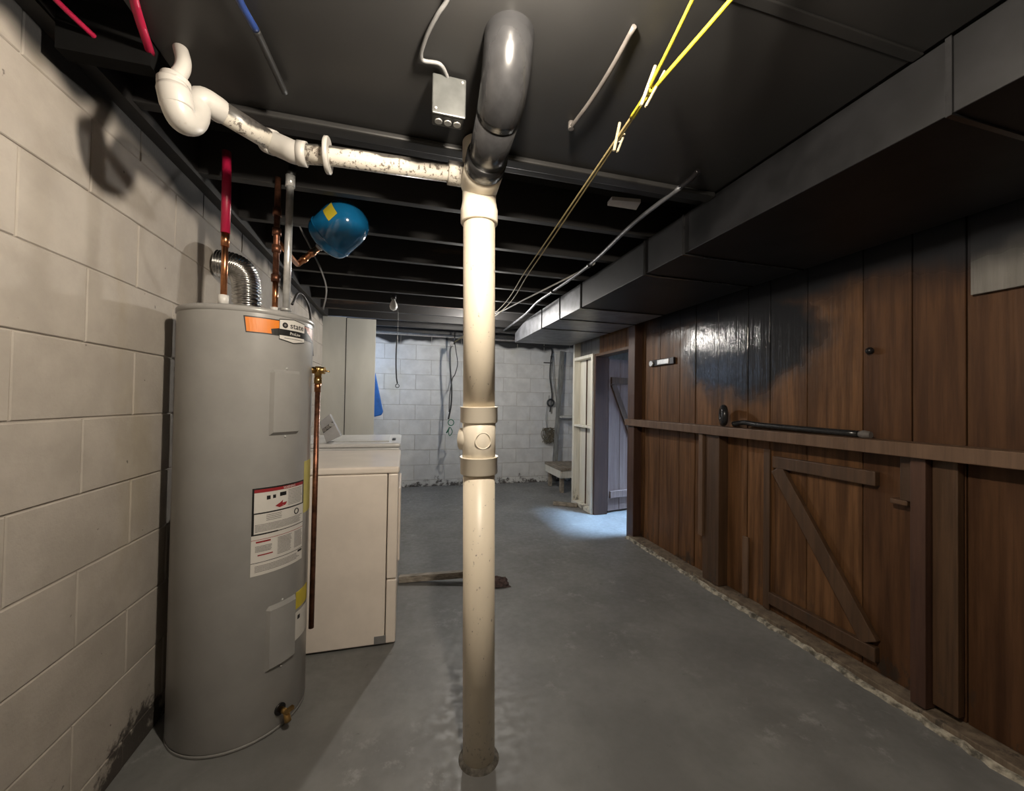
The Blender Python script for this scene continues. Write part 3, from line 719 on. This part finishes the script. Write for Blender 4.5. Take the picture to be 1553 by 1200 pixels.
MB().tube([(bx_, 1.70, zt1-.005), (bx_, 1.70, zt0), (bx_-.003, 1.70, 2.12)], .0150, 16).build('red_tube', 'red_pex', cold)
p0 = pY(417, 462, 1.80); x_ = p0.x; zt1 = pY(424, 318, 1.80).z
hot = thing('supply_pipe', 'tarnished copper riser with fittings beside the silver conduit on the heater top', 'pipe', (x_, 1.80, hz_))
MB().cyl((x_, 1.80, hz_), (x_, 1.80, hz_+.02), .013, 16).build('nipple', 'steel', hot)
MB().cyl((x_, 1.80, hz_+.018), (x_, 1.80, hz_+.045), .0175, 6).build('union_nut', 'porcelain', hot)
MB().tube([(x_, 1.80, hz_+.04), (x_, 1.80, hz_+.16)], .0105, 16).build('copper_pipe', 'copper', hot)
MB().tube([(x_, 1.80, hz_+.15), (x_, 1.80, 2.1)], .0115, 16).build('copper_pipe', 'old_copper', hot)
for dz in (.15, .27, .34, .42): MB().tube([(x_, 1.80, hz_+dz), (x_, 1.80, hz_+dz+.03)], .0165, 16).build('fitting', 'old_copper', hot)
p0 = pY(434, 463, 1.74); xs = p0.x
cdt = thing('heater_conduit', 'shiny steel electrical conduit standing on the grey heater top', 'conduit', (xs, 1.74, hz_))
MB().tube([(xs, 1.74, hz_), (xs+.004, 1.74, pY(440, 275, 1.74).z)], .0135, 18).build('tube', 'steel', cdt)
for zz in (hz_+.004, hz_+.022): MB().cyl((xs, 1.74, zz), (xs, 1.74, zz+.010), .020, 18).build('lock_ring', 'steel', cdt)
zz = pY(440, 280, 1.74).z
MB().cyl((xs+.004, 1.74, zz-.01), (xs+.004, 1.74, zz+.035), .0175, 18).build('connector', 'steel', cdt)
MB().tube([(xs+.004, 1.74, zz+.03), (xs+.004, 1.76, 2.13)], .0165, 16).build('flexible_whip', 'cable_black', cdt)
# expansion tank on its copper arm
tc = pD(490, 370, 1.93); tx = pD(542, 323, 1.88); ax = (tx-tc).normalized()
tank = thing('expansion_tank', 'glossy blue expansion tank with a yellow sticker under the joists', 'tank', tc)
L = .25; RT_ = .108
pr = [(.001, -.004), (.05, -.002), (.080, .004), (.098, .016), (RT_-.002, .034), (RT_, .05), (RT_, .15), (.102, .185), (.086, .218), (.058, .24), (.03, .248), (.001, L)]
MB().lathe(pr, tc, 48, ax).build('shell', 'blue_tank', tank)
MB().lathe([(RT_-.002, L*.22-.006), (RT_+.003, L*.22-.003), (RT_+.003, L*.22+.003), (RT_-.002, L*.22+.006)], tc, 48, ax).build('seam', 'blue_tank', tank)
MB().tube([tc-ax*.03, tc+ax*.006], .018, 18).build('neck', 'steel', tank)
arm = pD(451, 401, 1.93)
MB().tube([tc-ax*.025, arm], .0135, 16).build('copper_arm', 'copper', tank)
MB().tube([arm, Vector((x_, 1.80, arm.z-.01))], .0115, 14).build('copper_arm', 'copper', tank)
for k in (.25, .6): 
    q0 = tc-ax*.025; MB().tube([q0+(arm-q0)*k, q0+(arm-q0)*(k+.18)], .0165, 16).build('fitting', 'copper', tank)
# yellow sticker bent round the shell, on the side seen above
vdir = (CAM-(tc+ax*L*.62)); vdir = (vdir-ax*vdir.dot(ax)).normalized(); q_ = ax.cross(vdir)
upv = q_ if q_.z > 0 else -q_
st = MB(); V_ = []; n = 8
for i in range(n+1):
    a = math.radians(28+36*i/n)
    for tpos in (L*.52, L*.74): V_.append(tc+ax*tpos+(vdir*math.cos(a)+upv*math.sin(a))*(RT_+.0012))
st.add(V_, [(2*i, 2*i+1, 2*i+3, 2*i+2) for i in range(n)]).build('sticker', 'yellow_paper', tank)

# ribbed foil vent hose behind the heater
vp = smooth_path([(-.715, 2.09, 1.15), (-.716, 2.09, 1.45), (-.718, 2.09, 1.66), (-.728, 2.09, 1.755), (-.765, 2.085, 1.80), (-.845, 2.08, 1.81)], 16)
fine = []
for i in range(len(vp)-1): fine += [vp[i], (vp[i]+vp[i+1])/2]
tag(MB().tube(fine, [.060 if i % 4 < 2 else .052 for i in range(len(fine))], 24).build('vent_hose', 'aluminium'), 'ribbed foil dryer vent hose rising behind the grey heater into the block wall', 'hose')
tag(MB().tube(smooth_path([pD(455, 300, 2.05), pD(452, 335, 2.05), pD(468, 370, 2.05), pD(487, 410, 2.06), pD(495, 440, 2.08), pD(490, 470, 2.12)], 8), .004, 8).build('loose_wire', 'cable_grey'), 'thin grey wire dangling in front of the blue tank arm', 'wire')
tag(MB().tube(smooth_path([pY(443, 462, 1.80), pY(452, 445, 1.84), pY(462, 452, 1.9), pY(470, 475, 1.98), pY(474, 540, 2.0)], 8), .005, 8).build('power_cord', 'cable_black'), 'black cord looping off the back of the grey heater top', 'cord')

# plastic water lines under the joists at upper left
def line(name, label, pts, r, mat): return tag(MB().tube(smooth_path(pts, 8), r, 12).build(name, mat), label, 'pipe')
qa, qb = pZ(228, 80, 2.055), pZ(148, 60, 2.06)
MB().box(XL+.046, -.623, qa.y-.01, qa.y+.03, 2.015, 2.139).build('blocking', 'bay_shade', cl)  # added dark board: stands in for the unlit bay, hides the pipe ends
def sink(p0, p1, y):                                    # carry a line on to the blocking board
    d = p1-p0; return p0+d*((y-p0.y)/d.y)
e1_ = sink(pZ(203, 0, 2.06), qa, qa.y+.005)
line('water_line', 'red plastic water line under the dark joists nearest the white trap', [pZ(196, -60, 2.06), pZ(203, 0, 2.06), e1_], .009, 'red_pex')
e2_ = sink(pZ(90, 5, 2.07), qb, qa.y+.005)
line('water_line', 'thin dark red plastic water line close along the block wall', [pZ(50, -40, 2.075), pZ(90, 5, 2.07), e2_], .006, 'red_pex')
q = pZ(388, 45, 2.058)
bl = thing('water_line', 'dark blue plastic water line turning black under the black ceiling board', 'pipe', q)
MB().tube(smooth_path([pZ(350, -40, 2.062), pZ(363, 0, 2.06), q], 8), .008, 12).build('blue_tube', 'blue_pex', bl)
MB().tube(smooth_path([q, pZ(408, 88, 2.06), pZ(432, 140, 2.055)], 8), .0085, 12).build('black_tube', 'cable_black', bl)

# ------------------------------------------------------------------ dryer and washer
GX0, GX1 = -.74, -.024
dy0, dy1, dzt = 2.035, 2.72, .872
dry = thing('dryer', 'cream enamel clothes dryer beside the grey water heater', 'dryer', (-.38, 2.38, 0))
MB().box(GX0, GX1-.052, dy0, dy1, .012, dzt-.036).build('cabinet', 'white_enamel', dry, .006, 2)
MB().box(GX1-.048, GX1, dy0, dy1, .012, .318).build('lower_front_panel', 'white_enamel', dry, .006, 2)
fp = MB().box(GX1-.048, GX1, dy0, dy1, .324, dzt-.036).build('upper_front_panel', 'white_enamel', dry, .006, 2)
MB().box(GX1, GX1+.012, dy0+.12, dy1-.12, .36, .74).build('door', 'white_enamel', fp, .008, 3)
MB().box(GX0, GX1+.004, dy0-.003, dy1+.003, dzt-.034, dzt).build('top_panel', 'white_enamel', dry, .010, 3)
MB().box(GX1-.10, GX1-.045, dy0-.0012, dy0+.004, .014, .052).build('scuff_patch', 'cable_grey', dry, .002)
for x_ in (GX0+.06, GX1-.06):
    for y_ in (dy0+.06, dy1-.06): MB().cyl((x_, y_, 0), (x_, y_, .014), .02, 12).build('foot', 'black_rubber', dry)
wy0, wy1, wzt = 2.748, 3.43, .912
wsh = thing('washer', 'white enamel top loading washer behind the cream dryer', 'washing machine', (-.38, 3.09, 0))
MB().box(GX0, GX1-.004, wy0, wy1, .012, wzt-.03).build('cabinet', 'washer_enamel', wsh, .008, 3)
MB().box(GX0, GX1, wy0-.002, wy1+.002, wzt-.028, wzt).build('top_panel', 'washer_enamel', wsh, .010, 3)
MB().box(-.50, -.10, wy0+.10, wy1-.10, wzt, wzt+.008).build('lid', 'washer_enamel', wsh, .003, 2)
MB().box(-.085, -.06, wy0+.20, wy0+.32, wzt, wzt+.006).build('lid_latch', 'black_rubber', wsh, .002)
for x_ in (GX0+.06, GX1-.06):
    for y_ in (wy0+.06, wy1-.06): MB().cyl((x_, y_, 0), (x_, y_, .014), .02, 12).build('foot', 'black_rubber', wsh)
# little pale box with dark dials leaning on the washer top
Yb = 2.79
def tp(x, y, dy=0): v = pY(x, y, Yb); return Vector((v.x, v.y+dy, v.z))
quad = [tp(484, 640), tp(500, 628), tp(517, 661), tp(495, 672)]
dzq = wzt+.001-min(v.z for v in quad)
quad = [v+Vector((0, 0, dzq)) for v in quad]
bxo = thing('dial_box', 'small pale plastic box with dark dials tipped on its corner on the washer', 'box', quad[3])
MB().prism(quad, (0, .05, 0)).build('case', 'clear_plastic', bxo, .004, 2)
cq = sum(quad, Vector())/4; e1 = (quad[1]-quad[0]).normalized(); e2 = (quad[2]-quad[1]).normalized()
MB().obox(cq+Vector((0, -.003, 0))-e2*.012, e1*.040, Vector((0, .004, 0)), e2*.012).build('dial_strip', 'print_black', bxo, .002)
for k in (-.026, .0, .026): MB().cyl(cq-e2*.012+e1*k+Vector((0, -.016, 0)), cq-e2*.012+e1*k+Vector((0, -.005, 0)), .013, 16).build('dial', 'print_grey' if k < .02 else 'steel', bxo)

# closet boards in the far left corner
cbt = thing('closet_front', 'tall pale painted board closet front in the corner past the washer', 'closet', (-.6, 4.55, 0))
xa = [XL+.002, pY(487, 560, 4.55).x, pY(524, 560, 4.55).x, pY(569, 560, 4.55).x]
for i in range(3):
    if xa[i+1]-xa[i] > .02: MB().box(xa[i]+.002, xa[i+1]-.002, 4.55, 4.572, 0, 2.085-.006*i).build('board', 'cabinet_paint', cbt, .002)
for x_ in xa[1:3]: MB().box(x_-.004, x_+.004, 4.5485, 4.56, 0, 2.07).build('seam', 'cable_black', cbt)
MB().box(XL+.002, xa[3]-.01, 4.573, 4.61, 1.95, 2.03).build('batten', 'cabinet_paint', cbt)
MB().box(XL+.002, xa[3]-.01, 4.573, 4.61, .05, .12).build('batten', 'cabinet_paint', cbt)
# blue bag hung on the board edge
bp = [pY(569, 565, 4.62), pY(573, 585, 4.62), pY(581, 625, 4.62), pY(578, 630, 4.62), pY(569, 632, 4.62)]
m_ = MB(); poly = [bp[0]+Vector((-.06, 0, .0))]+bp+[bp[4]+Vector((-.10, 0, -.01))]
m_.prism(poly, (0, .05, 0)); tag(m_.build('hanging_bag', 'blue_cloth', None, .012, 3), 'bright blue cloth bag hanging behind the closet board edge', 'bag')

# ------------------------------------------------------------------ clothesline and pins
k1 = pZ(985, 138, 1.985); k2 = pZ(936, 212, 1.985); far = pZ(757, 472, 1.99); hook = Vector((.60, 5.10, 1.955))
u1 = pZ(1050, 0, 2.03); u2 = pZ(1108, 0, 2.03)
u1b = u1+(u1-k1)*.6; u2b = u2+(u2-k1)*.6
u1b.z = u2b.z = 2.07
rope = thing('clothesline', 'yellow cord clothesline stretched under the ceiling from front to back', 'rope', k1)
of = Vector((.006, 0, 0))
MB().tube(smooth_path([u1b, u1, k1-of, (k1+k2)/2-of*.5], 8), .0042, 8).build('cord', 'rope_yellow', rope)
MB().tube(smooth_path([u2b, u2, k1+of, (k1+k2)/2+of*.5], 8), .0050, 8).build('cord', 'rope_yellow', rope)
MB().tube(smooth_path([(k1+k2)/2-of*.5, k2-of*.6, (k2+far)/2-of*2+Vector((0, 0, -.01)), far-of*3, hook-of], 8), .0036, 8).build('cord', 'rope_old', rope)
MB().tube(smooth_path([(k1+k2)/2+of*.5, k2+of*.6, (k2+far)/2+of*2+Vector((0, 0, -.012)), far+of*3, hook+of], 8), .0036, 8).build('cord', 'rope_old', rope)
MB().torus(k1, k1-k2, .007, .0042, 14, 8).torus(k1+(k1-k2).normalized()*.008, k1-k2, .007, .0042, 14, 8).build('knot', 'rope_yellow', rope)
for lb, c_, p_top, p_bot, p_top2, p_bot2 in (('wooden clothespin clipped at the fork of the yellow clothesline', k1, (994, 100), (972, 160), (1008, 108), (979, 162)),
                                           ('smaller wooden clothespin clipped on the single run of the yellow clothesline', k2, (940, 186), (931, 229), (947, 203), (936, 231))):
    d = (c_-CAM).dot(FW)
    cp_ = thing('clothespin', lb, 'clothespin', c_)
    for k_, (a, b) in enumerate(((p_top, p_bot), (p_top2, p_bot2))):
        A_, B_ = pD(*a, d-.012), pD(*b, d-.012)
        MB().beam(A_, B_, FW, .008 if k_ == 0 else .006, .010).build('prong', 'pin_wood', cp_, .002, 1)
    mid = (pD(*p_top, d)+pD(*p_bot, d)+pD(*p_top2, d)+pD(*p_bot2, d))/4
    MB().torus(mid, FW, .006, .002, 12, 6).build('spring', 'steel', cp_)
# anchor and cords at the far end of the line
an = thing('looped_cable', 'looped black cord hanging from the joist end of the clothesline', 'cord', hook)
MB().cyl(hook+Vector((0, 0, -.03)), (hook.x, hook.y, 2.1), .010, 10).build('hook', 'dark_metal', an)
def hp(x, y, Y=5.10): return pY(x, y, Y)
MB().tube(smooth_path([hook, hp(683, 530), hp(683, 560), hp(685, 590), hp(684, 615), hp(680, 636)], 8), .010, 8).build('cord', 'cable_black', an)
MB().tube(smooth_path([hook, hp(692, 535), hp(694, 552), hp(690, 568), hp(686, 575), hp(682, 600), hp(681, 625)], 8), .006, 8).build('cord', 'cable_black', an)
MB().torus(hp(684, 641), (.2, -1, .1), .038, .006, 20, 8).build('ring', 'green_clip', an)
MB().tube([hp(682, 648), hp(677, 657)], .008, 8).tube(smooth_path([hp(683, 648), hp(686, 655), hp(682, 661), hp(680, 655), hp(682, 648)], 6), .005, 8).build('clip', 'green_clip', an)
MB().obox(hp(685, 522), (.02, 0, 0), (0, .02, 0), (0, 0, .028)).build('bracket', 'black_rubber', an)

# wires hanging on the back wall at right
wz = thing('wire_bundle', 'tangle of old wires and twine hanging on the back wall near the bench', 'wires', pY(836, 535, 5.6))
def bw(x, y, Y=5.60): return pY(x, y, Y)
MB().tube(smooth_path([bw(752, 518), bw(790, 521), bw(820, 525), bw(836, 530), bw(836, 545)], 8), .010, 8).build('wire', 'cable_black', wz)
MB().tube(smooth_path([bw(836, 540), bw(834, 570), bw(837, 600), bw(834, 625)], 8), .010, 8).build('wire', 'cable_black', wz)
MB().tube(smooth_path([bw(838, 540), bw(840, 580), bw(845, 620), bw(844, 670)], 8), .007, 8).build('wire', 'cable_grey', wz)
MB().tube(smooth_path([bw(833, 600), bw(828, 630), bw(830, 655)], 8), .005, 8).build('wire', 'cable_grey', wz)
MB().torus(bw(835, 611), (0, 1, .1), .05, .014, 24, 8).build('coil', 'cable_black', wz)
random.seed(5)
m_ = MB(); cpt = bw(833, 661)
for k_ in range(16):
    a = random.uniform(0, 6.28); e = random.uniform(.05, .12)
    pts = [cpt+Vector((random.uniform(-.11, .11), random.uniform(-.03, .02), random.uniform(-.12, .12))) for _ in range(5)]
    m_.tube(smooth_path(pts, 4), .005, 5)
m_.build('twine_tangle', 'twine', wz)
MB().box(bw(826, 549).x, bw(838, 549).x, 5.62, 5.648, bw(830, 550).z-.006, bw(830, 550).z+.006).build('nail', 'dark_metal', wz)

# ------------------------------------------------------------------ things on the ceiling board
yj = 1.055
c00, c11 = pY(656, 113, yj), pY(706, 178, yj)
jb = thing('junction_box', 'square grey metal junction box hanging at the ceiling beside the black pipe', 'junction box', ((c00.x+c11.x)/2, yj, 2.075))
jx0, jx1, jz1, jz0 = c00.x, c11.x, min(2.0735, pY(680, 116, yj).z), pY(680, 176, yj).z
MB().box(jx0+.003, jx1-.003, yj+.004, yj+.05, jz0+.002, jz1).build('body', 'box_grey', jb, .004)
cv = MB().box(jx0, jx1, yj-.003, yj+.003, jz0, jz1).build('cover', 'box_grey', jb, .003)
MB().ball((jx1-.010, yj-.004, jz1-.012), .004, 10).build('screw', 'steel', cv)
MB().ball((jx0+.010, yj-.004, jz0+.012), .004, 10).build('screw', 'steel', cv)
for k_ in (.22, .5, .78): MB().cyl((jx0+(jx1-jx0)*k_, yj+.026, jz0-.003), (jx0+(jx1-jx0)*k_, yj+.026, jz0+.004), .010, 14).build('knockout', 'steel', jb)
tag(MB().tube(smooth_path([(jx0+.045, yj+.01, jz1-.004), pZ(668, 98, 2.066), pZ(640, 90, 2.066), pZ(645, 60, 2.066), pZ(662, 25, 2.066), pZ(680, -5, 2.066), pZ(690, -60, 2.066)], 8), .0048, 8).build('ceiling_cable', 'cable_grey'), 'grey cable curving over the ceiling board to the junction box', 'cable')
A_, B_ = pZ(962, 40, 2.068), pZ(866, 193, 2.058)
rd = thing('ceiling_strap', 'pale bent metal strap hanging off the black ceiling board', 'strap', A_)
MB().tube(smooth_path([A_, (A_*2+B_)/3+Vector((.006, 0, -.004)), (A_+B_*2)/3+Vector((.006, 0, -.004)), B_], 6), .0062, 8).build('strip', 'lath', rd)
MB().cyl(B_+Vector((0, 0, -.006)), B_+Vector((0, 0, .0165)), .009, 12).build('end_clamp', 'lath', rd)
c = [pZ(928, 299, 2.085), pZ(972, 303, 2.085), pZ(965, 315, 2.085), pZ(921, 308, 2.085)]
yc = ys[0]+.02
tag(MB().prism([v+Vector((0, 0, -.012)) for v in c], (0, 0, .016)).build('ceiling_plate', 'plate_grey', None, .002), 'small pale rectangular plate on the joist beside the duct', 'plate')

# ------------------------------------------------------------------ things on the plank wall and the floor
rl = 1.062
bar = thing('iron_bar', 'black iron bar with a ring head resting on the girt of the plank wall', 'bar', (1.97, 1.9, rl))
rc = pX(1100, 628, 1.975)
MB().torus(Vector((1.96, rc.y, rl+.072)), (.80, -.55, 0), .050, .020, 28, 12).build('ring_head', 'black_pipe', bar)
s0, s1, s2 = pX(1112, 642, 1.97), pX(1130, 636, 1.98), pX(1302, 654, 1.975)
MB().tube(smooth_path([(1.97, s0.y, rl+.022), (1.98, s1.y, rl+.034), (1.98, s1.y-.12, rl+.026), (1.975, s2.y, rl+.017)], 8), .0155, 12).build('shaft', 'black_pipe', bar)
MB().tube([(1.975, s2.y, rl+.017), (1.975, s2.y-.02, rl+.017), (1.975, s2.y-.05, rl+.017)], [.011, .019, .014], 12).build('end_cap', 'lath', bar)
l0, l1 = pX(985, 552, 2.01), pX(1022, 550, 2.01)
lt = thing('hasp', 'pale metal hasp screwed across the planks above the girt', 'latch', (2.02, (l0.y+l1.y)/2, l0.z))
MB().box(2.006, 2.026, l1.y, l0.y, l0.z-.026, l0.z+.026).build('plate', 'dark_metal', lt, .003)
MB().box(1.998, 2.008, l1.y+.05, l0.y-.12, l0.z-.020, l0.z+.020).build('strap', 'steel', lt, .003)
MB().cyl((1.99, l0.y-.045, l0.z-.003), (2.01, l0.y-.045, l0.z-.003), .022, 16).build('knob', 'steel', lt)

fb0 = Vector((-.015, 2.72, .022)); fb1 = Vector((.575, 2.60, .062))
tag(MB().beam(fb0, fb1, (0, 0, 1), .038, .042).build('loose_board', 'old_stick', None, .003), 'worn pale stick lying on the grey floor between dryer and stack', 'board')
random.seed(11)
rg = MB(); V_ = []; n = 14
for i in range(n):
    for j in range(n):
        u, v = i/(n-1)-.5, j/(n-1)-.5
        V_.append((.60+u*.17+random.uniform(-.008, .008), 2.56+v*.15+random.uniform(-.008, .008), .004+max(0, .036*(1-3.2*(u*u+v*v)))*random.uniform(.55, 1.05)))
rg.add(V_, [(i*n+j, i*n+j+1, (i+1)*n+j+1, (i+1)*n+j) for i in range(n-1) for j in range(n-1)])
tag(rg.build('floor_rag', 'rag'), 'crumpled dark rag on the grey floor under the end of the loose stick', 'rag')
